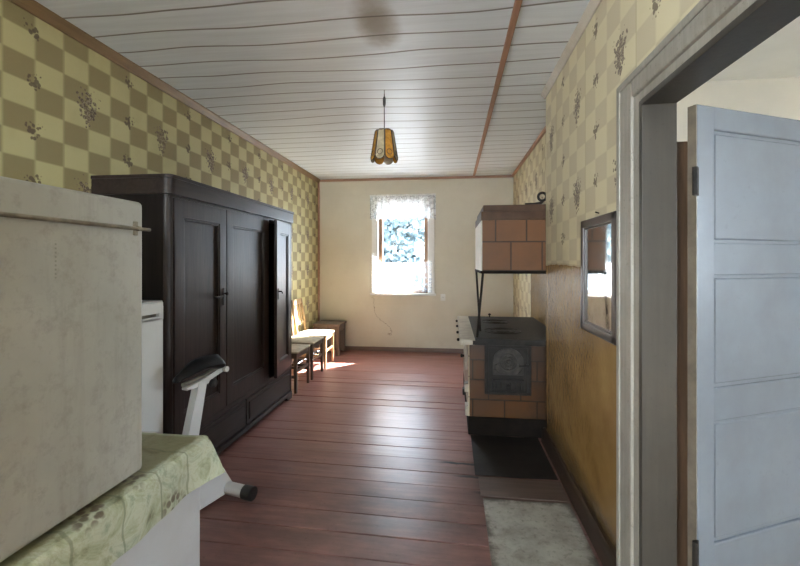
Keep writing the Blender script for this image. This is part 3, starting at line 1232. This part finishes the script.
mb = MB()
mb.grid(26, 20, saddle)
mb._new(lambda b: None)
bmesh.ops.remove_doubles(mb.bm, verts=mb.bm.verts, dist=.0008)
bmesh.ops.holes_fill(mb.bm, edges=mb.bm.edges)
mb.build('saddle', M_BLACK, bk, 60)
mb = MB().tube([bp(.04, .0, .745), bp(.12, 0, .722), bp(.27, 0, .705)], .012, 10)
mb.build('saddle_rail', M_STEEL, bk)
# front column and handlebar
mb = MB().prism([(.62, .28), (.72, .28), (.80, .93), (.75, .93)], 'y', -.026, .026, .004, BM)
mb.build('front_column', M_BIKE, bk)
mb = MB().tube([bp(.70, -.075, .985), bp(.75, -.07, .98), bp(.775, -.04, .935), bp(.775, .08, .935), bp(.76, .11, .98), bp(.72, .115, .985)], .014, 10)
mb.build('handlebar', M_BLACKP, bk)

# ------------------------------------------------------------------ chairs beyond the wardrobe
M_CH = wood('brown_chair_wood', (.075, .052, .038), (.15, .105, .078), .4, 2, 1.6)
M_CH3 = wood('pale_chair_wood', (.26, .165, .085), (.40, .27, .15), .4, 2, 1.6)  # same wood as the other chairs, sunlight put into the colour
M_SEAT = plain('pale_seat_cloth', (.42, .36, .26), .7, 0, .25, 14, .3)
M_SEAT3 = plain('cream_seat_cloth', (.56, .50, .38), .7, 0, .2, 14, .3)  # same seat as the others, lightened in colour for the sun


def make_chair(label, wm, sm):
    """chair faces +x (into the room), back at -x, origin at the floor under the seat"""
    c = thing('dining_chair', label, 'chair', (0, 0, 0), 0, 'chairs along the left wall')
    hw, dp = .205, .40
    mb = MB()
    mb.grid(12, 12, lambda u, v: (-.195 + .41 * u, (-hw + 2 * hw * v) * (.92 + .08 * u),
                                  .425 + .020 * (1 - (2 * u - 1) ** 4) * (1 - (2 * v - 1) ** 4)), .0)
    mb.box(-.20, .215, -hw * .97, hw * .97, .405, .428, .008)
    mb.build('seat', sm, c)
    mb = MB()
    mb.box(-.19, .20, -hw + .012, -hw + .030, .355, .408)
    mb.box(-.19, .20, hw - .030, hw - .012, .355, .408)
    mb.box(.182, .200, -hw + .02, hw - .02, .355, .408)
    mb.box(-.192, -.174, -hw + .02, hw - .02, .355, .408)
    mb.build('seat_rail', wm, c)
    for s in (-1, 1):
        MB().prism([(.170, .408), (.206, .408), (.203, 0), (.178, 0)], 'y', s * (hw - .017) - .017, s * (hw - .017) + .017, .004).build('leg', wm, c)
        MB().prism([(-.195, .41), (-.160, .41), (-.200, 0), (-.225, 0)], 'y', s * (hw - .022) - .015, s * (hw - .022) + .015, .004).build('leg', wm, c)
        MB().box(-.195, .185, s * (hw - .02) - .010, s * (hw - .02) + .010, .15, .178, .003).build('stretcher', wm, c)
    MB().box(.180, .198, -hw + .03, hw - .03, .20, .228, .003).build('stretcher', wm, c)
    mb = MB()
    tilt = [(-.195, .40), (-.160, .40), (-.235, .86), (-.262, .86)]
    for s in (-1, 1):
        mb.prism(tilt, 'y', s * (hw - .028) - .016, s * (hw - .028) + .016, .004)
    mb.prism([(-.232, .79), (-.254, .79), (-.262, .86), (-.240, .86)], 'y', -hw + .02, hw - .02, .004)
    mb.prism([(-.190, .53), (-.206, .53), (-.211, .565), (-.195, .565)], 'y', -hw + .02, hw - .02, .003)
    for s in (-.075, 0, .075):
        mb.prism([(-.193, .55), (-.203, .55), (-.250, .81), (-.240, .81)], 'y', s - .018, s + .018, .002)
    mb.build('backrest', wm, c)
    return c


ch1 = make_chair('brown wooden chair nearest the wardrobe, grey-beige seat', M_CH, M_SEAT)
ch1.location = (-1.785, 4.345, 0)
ch2 = copy_tree(ch1)
ch2.location = (-1.785, 4.845, 0)
ch2['label'] = 'brown wooden chair in the middle of the row of three along the left wall'
ch3 = make_chair('wooden chair with sunlight put into its colour, its slatted back in view, last of the row', M_CH3, M_SEAT3)
ch3.location = (-1.79, 5.345, 0)
ch3.rotation_euler.z = .03

M_STOOL = wood('grey_brown_stool_wood', (.115, .080, .058), (.20, .145, .105), .5, 2)
st = thing('bench', 'small grey brown wooden bench in the far left corner', 'bench', (-1.80, 6.02, 0))
MB().box(-.20, .205, -.16, .235, .425, .455, .005).build('bench_top', M_STOOL, st)
MB().box(-.185, .185, -.14, .22, .345, .425, .003).build('apron', M_STOOL, st)
for sx in (-.165, .165):
    for sy in (-.115, .195):
        MB().box(sx - .024, sx + .024, sy - .024, sy + .024, 0, .425, .004).build('leg', M_STOOL, st)
MB().box(-.15, .15, .198, .21, .02, .38).build('back_panel', M_STOOL, st)

# ------------------------------------------------------------------ stove
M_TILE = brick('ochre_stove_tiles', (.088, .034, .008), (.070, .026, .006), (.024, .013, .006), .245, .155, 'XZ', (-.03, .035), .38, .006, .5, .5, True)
M_TILES = brick('glazed_stove_side_tiles', (.52, .44, .30), (.46, .38, .25), (.20, .15, .09), .22, .16, 'YZ', (0, .03), .3, .006, .25)
M_SOOT = plain('sooty_plinth', (.009, .006, .004), .8, 0, .5, 9, .3, .15)
M_RIM = worn('pale_tile_rim', (.46, .41, .33), (.16, .12, .085), .4, .6, 9)
SY0, SY1 = 3.335, 4.73
stv = thing('tiled_stove', 'low ochre tiled kitchen stove with black iron plate by the right wall', 'stove', (.13, SY0, 0))
sw = XF - .13 - .004
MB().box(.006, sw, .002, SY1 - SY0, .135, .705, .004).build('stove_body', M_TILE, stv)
MB().box(-.003, .008, .008, SY1 - SY0 - .01, .135, .705, .003).build('stove_side', M_TILES, stv)['label'] = 'pale glazed tile side of the stove'
MB().box(-.004, sw, -.012, SY1 - SY0, 0, .140, .005).build('stove_plinth', M_SOOT, stv)
mb = MB()
mb.box(-.070, .05, -.030, SY1 - SY0 + .01, .705, .748, .006)
mb.box(.04, sw, .0, SY1 - SY0 + .01, .705, .740, .004)
mb.build('stove_rim', M_RIM, stv)['label'] = 'pale worn edge under the iron plate'
mb = MB()
mb.box(.048, sw - .02, -.040, SY1 - SY0 - .06, .735, .756, .004)
mb.box(.03, sw, -.040, -.006, .708, .740, .004)
plate = mb.build('stove_plate', M_IRON, stv)
for cy, R in ((.36, .155), (.92, .135)):
    rb = MB()
    for rr in (R, R * .68, R * .36):
        rb.torus((.30, cy, .757), rr, .0045, 'z', 32, 6)
    rb.lathe([(R * .33, .755), (R * .33, .760), (.01, .762)], 28, Matrix.Translation((.30, cy, 0)))
    rb.build('cooking_ring', M_IRON, plate)
mb = MB()      # clutter-free lid lifter knob at the rear of the plate
mb.lathe([(.006, .755), (.006, .775), (.016, .782), (.014, .792), (.003, .797)], 14, Matrix.Translation((.27, 1.27, 0)))
mb.build('damper_knob', M_IRON, plate)

# firebox front
fx0, fx1, fz0, fz1 = .253 - .13, .605 - .13, .32, .715
fb = MB().box(fx0, fx1, -.014, .01, fz0, fz1, .005).build('firebox_front', M_IRON, stv)
mb = MB()
mb.box(fx0 + .012, fx1 - .012, -.022, -.012, fz1 - .03, fz1 - .008, .003)
mb.box(fx0 + .012, fx1 - .012, -.022, -.012, fz0 + .008, fz0 + .026, .003)
mb.box(fx0 + .008, fx0 + .028, -.022, -.012, fz0 + .01, fz1 - .01, .003)
mb.box(fx1 - .028, fx1 - .008, -.022, -.012, fz0 + .01, fz1 - .01, .003)
mb.build('moulded_frame', M_IRON, fb)
M_IRONL = plain('worn_grey_iron', (.040, .034, .028), .45, .0, .6, 22, .4, .3)
cx, cz = (fx0 + fx1) / 2, fz0 + .245
dr = MB()
arch = []
for k in range(13):
    a = PI * k / 12
    arch.append((cx + .115 * math.cos(a), cz + .02 + .10 * math.sin(a)))
arch += [(cx - .115, cz - .085), (cx + .115, cz - .085)]
dr.prism(arch, 'y', -.032, -.012, .005)
dr.build('firebox_door', M_IRONL, fb)
orn = MB()
orn.torus((cx, -.033, cz + .015), .062, .007, 'y', 28, 8)
orn.torus((cx, -.033, cz + .015), .034, .006, 'y', 24, 8)
orn.lathe([(.018, 0), (.014, .010), (.004, .014)], 14, Matrix.Translation((cx, -.031, cz + .015)) @ Matrix.Rotation(PI / 2, 4, 'X'))
for k in range(8):
    a = k * PI / 4 + .2
    orn.tube([(cx + .036 * math.cos(a), -.034, cz + .015 + .036 * math.sin(a)), (cx + .06 * math.cos(a), -.034, cz + .015 + .06 * math.sin(a))], .0045, 6)
for s in (-1, 1):
    orn.tube([(cx + s * .075, -.033, cz - .07), (cx + s * .10, -.035, cz - .045), (cx + s * .098, -.035, cz - .01), (cx + s * .08, -.033, cz - .0)], .005, 6)
orn.build('cast_ornament', M_IRONL, fb)
la = MB().tube([(cx + .08, -.040, cz - .015), (cx + .155, -.044, cz - .005)], .007, 8)
la.tube([(cx + .145, -.02, cz - .006), (cx + .145, -.05, cz - .006)], .009, 10)
la.build('latch', M_IRON, fb)
ad = MB().box(cx - .12, cx + .12, -.030, -.012, fz0 + .035, fz0 + .125, .005)
for k in range(6):
    ad.tube([(cx - .095 + k * .038, -.031, fz0 + .05), (cx - .095 + k * .038, -.031, fz0 + .11)], .005, 6)
ad.lathe([(.012, 0), (.012, .012), (.006, .018)], 12, Matrix.Translation((cx, -.03, fz0 + .08)) @ Matrix.Rotation(PI / 2, 4, 'X'))
ad.build('ash_door', M_IRON, fb)
# little doors and bosses on the room side
sdm = MB().box(-.016, .0, .40, .62, .40, .62, .004)
sdm.box(-.024, -.014, .42, .60, .42, .60, .004)
sdm.build('oven_door', M_RIM, stv)
MB().lathe([(.011, 0), (.011, .014), (.018, .02), (.015, .03), (.003, .034)], 12, Matrix.Translation((-.022, .43, .52)) @ Matrix.Rotation(-PI / 2, 4, 'Y')).build('oven_knob', M_IRON, stv)
MB().box(-.030, .0, .05, .14, .31, .38, .006).build('soot_door', M_RIM, stv)
MB().box(-.046, -.028, .06, .13, .285, .335, .004).build('soot_door_handle', M_IRON, stv)
MB().box(-.026, .0, .02, .12, .135, .215, .006).build('broken_tile', M_RIM, stv)
for k in range(4):
    MB().lathe([(.010, 0), (.013, .01), (.011, .018), (.004, .022)], 10, Matrix.Translation((-.070, .10 + k * .36, .722)) @ Matrix.Rotation(-PI / 2, 4, 'Y')).build('rim_stud', M_IRON, stv)

# hood
M_HOOD = brick('brown_hood_tiles', (.150, .060, .017), (.125, .048, .013), (.05, .026, .012), .232, .222, 'XZ', (-.105, -.012), .5, .006, .35)
M_HOODW = plain('pale_hood_side', (.60, .57, .50), .45, 0, .1)  # light from the window is put into this side's colour
M_HOODC = plain('brown_hood_cornice', (.075, .038, .020), .5, 0, .25, 10, 0, .2)
HX, HY0, HY1, HZ0, HZ1 = .228, 3.30, 4.12, 1.272, 1.79
hd = thing('stove_hood', 'brown tiled smoke hood box hung above the stove on iron rods', 'stove hood', (HX, HY0, HZ0))
hw = XF - HX - .003
hh = HZ1 - HZ0
MB().box(.004, hw, .002, HY1 - HY0, .004, hh - .115, .004).build('hood_body', M_HOOD, hd)
MB().prism([(.006, .004), (.006, hh - .12), (HY1 - HY0 - .002, hh - .12), (HY1 - HY0 - .002, .004)], 'x', -.004, .006).build('hood_side', M_HOODW, hd)['label'] = 'side of the hood, window light put into its pale colour'
mb = MB()
mb.box(-.004, hw, -.006, HY1 - HY0 + .004, hh - .118, hh - .050, .005)
mb.box(.012, hw, .006, HY1 - HY0 - .005, hh - .052, hh, .006)
mb.build('hood_cornice', M_HOODC, hd)
mb = MB().box(-.008, hw, -.010, HY1 - HY0 + .004, -.012, .010, .003)
mb.build('hood_iron_edge', M_SOOT, hd)
for (x0, y0, x1, y1) in ((.010, .012, -.032, .06), (.004, HY1 - HY0 - .02, .012, .36)):
    MB().tube([(x0, y0, -.008), (x1, y1, .7575 - HZ0)], .0095, 8).build('support_rod', M_IRON, hd)
# iron damper ring at the wall corner
rg = MB().torus((.455, .012, hh + .058), .030, .010, 'y', 24, 8)
rg.tube([(.462, .012, hh + .030), (.450, .014, hh + .012), (.40, .02, hh + .004), (.33, .03, hh + .004)], .011, 8)
rg.build('damper_ring', M_IRON, hd)['label'] = 'black iron ring on a curved stem'

# hearth sheets on the floor
M_SHEETD = worn('blackened_hearth_sheet', (.020, .016, .013), (.007, .006, .005), .65, .8, 6, .3, .2)
hs = tag(MB().grid(16, 16, lambda u, v: (.145 + .505 * u, 2.69 + .625 * v, .0035 + .002 * math.sin(u * 9 + v * 5)), .0022).build('hearth_sheet', M_SHEETD),
         'blackened metal hearth sheet on the floor in front of the stove', 'hearth sheet')


def grey_sheet():
    t = NT('worn_grey_sheet')
    n = t.noise(5, 6, .7)
    n2 = t.noise(30, 4, .7)
    col = t.ramp(n, [(.3, (.155, .140, .115)), (.52, (.30, .285, .245)), (.75, (.39, .375, .33))])
    col = t.mix(t.ramp(n2, [(.54, 0), (.72, .7)]), col, (.09, .072, .055))
    x, y, z = t.sep()
    e = t.math('MINIMUM', t.math('SUBTRACT', x, .17), t.math('SUBTRACT', .655, x))
    e = t.math('MINIMUM', e, t.math('SUBTRACT', 2.435, y))
    e = t.math('ADD', e, t.math('MULTIPLY', t.math('SUBTRACT', n, .5), .22))
    col = t.mix(t.smooth(e, -.01, .05, .85, 0), col, (.055, .042, .032))
    t.set(col, .42)
    t.bump(n2, .2, .003)
    return t.m


gs = tag(MB().grid(16, 30, lambda u, v: (.175 + .475 * u + .03 * (1 - v) * (1 - u) * 0, 1.2 + 1.235 * v, .0035 + .002 * math.sin(u * 7 + v * 14)), .0022).build('floor_sheet', grey_sheet()),
         'worn light grey sheet lying on the floor by the doorway', 'floor sheet')
M_STRIP = wood('bare_brown_board', (.075, .048, .036), (.13, .085, .065), .5, 0)
tag(MB().box(.165, .655, 2.455, 2.672, .001, .006, .002).build('floor_board_patch', M_STRIP),
    'bare brown board between the black hearth sheet and the grey sheet', 'board')

# ------------------------------------------------------------------ mirror
M_MF = wood('dark_mirror_frame', (.030, .019, .013), (.062, .041, .030), .35, 2, 1.5)
tm = NT('silvered_glass')
nm = tm.noise(9, 5, .7)
M_MIRROR = tm.set(tm.ramp(nm, [(.4, (.70, .72, .72)), (.75, (.50, .50, .47))]), tm.ramp(nm, [(.4, .03), (.8, .16)]), 1.0)
mi = thing('mirror', 'rectangular wall mirror in a dark wooden frame beside the doorway', 'mirror', (XN, 2.09, 1.0))
mw, mh = .235, .565
mb = MB()
for (a, c, d, e) in ((-mw, -mw + .040, 0, mh), (mw - .040, mw, 0, mh), (-mw, mw, 0, .040), (-mw, mw, mh - .040, mh)):
    mb.box(-.026, -.002, a, c, d, e, .006)
for (a, c, d, e) in ((-mw + .034, -mw + .048, .036, mh - .036), (mw - .048, mw - .034, .036, mh - .036), (-mw + .036, mw - .036, .034, .048), (-mw + .036, mw - .036, mh - .048, mh - .034)):
    mb.box(-.018, -.002, a, c, d, e, .003)
mb.build('mirror_frame', M_MF, mi)
MB().box(-.012, -.006, -mw + .03, mw - .03, .03, mh - .03).build('mirror_glass', M_MIRROR, mi)
MB().tube([(-.002, .02, mh + .018), (-.02, .02, mh + .024)], .003, 6).build('nail', M_IRON, mi)

# ------------------------------------------------------------------ pendant lamp
lp = thing('pendant_lamp', 'amber panelled pendant lamp hanging from the board ceiling', 'lamp', (-.497, 3.07, 0))


def amber(name, c):
    t = NT(name)
    n = t.noise(16, 4, .65, None, 1.0)
    col = t.ramp(n, [(.3, tuple(v * .55 for v in c)), (.6, c), (.8, tuple(min(1, v * 1.35) for v in c))])
    t.set(col, .22)
    t.b.inputs['Transmission Weight'].default_value = .25
    t.b.inputs['Subsurface Weight'].default_value = 0
    return t.m


M_AMB = amber('amber_glass', (.80, .40, .075))
M_AMB2 = amber('smoky_cream_glass', (.72, .60, .38))
M_LEAD = plain('dark_brown_edging', (.055, .032, .018), .4, .3)
zb, zt = 2.105, 2.315
rb_, rt_ = .102, .068
for k in range(8):
    a = 2 * PI * k / 8 + .2 + PI / 8
    half = PI / 8 * .93
    pts = []

    def Pm(s, q):
        # s across -1..1, q height 0..1 (below 0 the round scallop)
        r = (rb_ + (rt_ - rb_) * q) * math.cos(PI / 8) / math.cos(0)
        w = (rb_ + (rt_ - rb_) * q) * math.sin(PI / 8) * .95
        d = Vector((math.cos(a), math.sin(a), 0))
        t_ = Vector((-math.sin(a), math.cos(a), 0))
        v = d * r + t_ * (w * s)
        return Vector((v.x, v.y, zb + (zt - zb) * q))
    mbp = MB()

    def pf(u, v):
        s = -1 + 2 * u
        bot = -.0 + .12 - .17 * math.sqrt(max(0, 1 - s * s * .96))
        topq = .96 + .06 * math.sqrt(max(0, 1 - s * s * .96))
        return Pm(s, bot + (topq - bot) * v)
    mbp.grid(10, 10, pf, .004)
    pn = mbp.build('shade_panel', M_AMB if k % 2 == 0 else M_AMB2, lp)
    e = MB()
    e.tube([pf(0, 0)] + [pf(i / 10, 0) for i in range(1, 10)] + [pf(1, 0)], .0035, 6)
    e.tube([pf(0, 0), pf(0, 1)], .0035, 6)
    e.tube([pf(1, 0), pf(1, 1)], .0035, 6)
    e.tube([pf(i / 10, 1) for i in range(11)], .0035, 6)
    c0 = Pm(0, .20)
    # painted round medallion low on each panel
    t_ = Vector((-math.sin(a), math.cos(a), 0))
    up = (Pm(0, 1) - Pm(0, 0)).normalized()
    dn = Vector((math.cos(a), math.sin(a), .1)) * .003
    e.tube([c0 + dn + t_ * .020 * math.cos(2 * PI * i / 14) + up * .020 * math.sin(2 * PI * i / 14) for i in range(15)], .0022, 5, False)
    e.build('panel_edging', M_LEAD, pn)
mb = MB().torus((0, 0, zt - .004), rt_ * .90, .004, 'z', 24, 6)
for k in range(3):
    a = k * 2 * PI / 3
    mb.tube([(0, 0, zt + .006), (rt_ * .9 * math.cos(a), rt_ * .9 * math.sin(a), zt - .004)], .003, 6)
mb.build('shade_ring', M_LEAD, lp)
MB().lathe([(.008, zt + .02), (.018, zt + .01), (.020, zt - .045), (.016, zt - .05)], 16).build('lamp_holder', M_BLACKP, lp)
tb = NT('bulb_glass')
tb.set((.85, .84, .80), .15)
MB().lathe([(.013, zt - .05), (.018, zt - .065), (.030, zt - .09), (.030, zt - .115), (.018, zt - .14), (.002, zt - .146)], 18).build('bulb', tb.m, lp)
MB().tube([(0, 0, zt + .015), (0, 0, 2.60)], .0035, 8).build('cord', M_BLACKP, lp)
MB().lathe([(.006, 2.50), (.011, 2.515), (.011, 2.56), (.005, 2.575)], 12).build('cord_connector', M_BLACKP, lp)
MB().tube([(0, 0, 2.62), (0, 0, 2.59)], .004, 8).build('ceiling_hook', M_STEEL, lp)

# ------------------------------------------------------------------ outside the window
M_GRASS = plain('pale_gravel_yard', (.17, .185, .205), .9, 0, .2, 1.5)
g = MB().grid(30, 30, lambda u, v: (-40 + 80 * u, 6.75 + 60 * v, -.5 + .15 * math.sin(u * 31) * math.sin(v * 17)), 0)
struct(g.build('ground_outside', M_GRASS), 'sunlit pale yard beyond the window')
M_LEAVES = plain('tree_leaves', (.105, .15, .17), .7, 0, .25, 1.2)
M_BARK = plain('bark', (.10, .075, .05), .9)


def tree(x, y, hgt, rad, label, seed):
    rnd = random.Random(seed)
    t = thing('tree', label, 'tree', (x, y, -.5), 0, 'trees outside the window')
    MB().tube([(0, 0, 0), (.05, .02, hgt * .35), (.0, .05, hgt * .6)], .16, 8, True, .07).build('trunk', M_BARK, t)
    mb = MB()
    V = []
    F = []
    lumps = [(0, 0, hgt * .42, rad * .9)] + [(rnd.uniform(-.5, .5) * rad, rnd.uniform(-.5, .5) * rad, hgt * rnd.uniform(.40, .82), rad * rnd.uniform(.45, .65)) for _ in range(9)]
    for _ in range(20000):
        lx, ly, lz, lr = rnd.choice(lumps)
        d = Vector((rnd.gauss(0, 1), rnd.gauss(0, 1), rnd.gauss(0, 1))).normalized() * lr * rnd.uniform(.7, 1.03)
        p = Vector((lx, ly, lz)) + d
        a = Vector((rnd.gauss(0, 1), rnd.gauss(0, 1), rnd.gauss(0, 1))).normalized() * .105
        bq = a.cross(Vector((rnd.gauss(0, 1), rnd.gauss(0, 1), rnd.gauss(0, 1)))).normalized() * .075
        i = len(V)
        V += [p - a, p + bq, p + a, p - bq]
        F.append((i, i + 1, i + 2, i + 3))
    me = bpy.data.meshes.new('crown')
    me.from_pydata([tuple(v) for v in V], [], F)
    me.materials.append(M_LEAVES)
    o = bpy.data.objects.new('crown', me)
    COL.objects.link(o)
    o.parent = t


tree(-1.75, 13.5, 4.6, 1.55, 'leafy tree straight beyond the window glass', 3)
tree(-5.6, 17.0, 5.2, 1.9, 'leafy tree further back in the yard', 5)
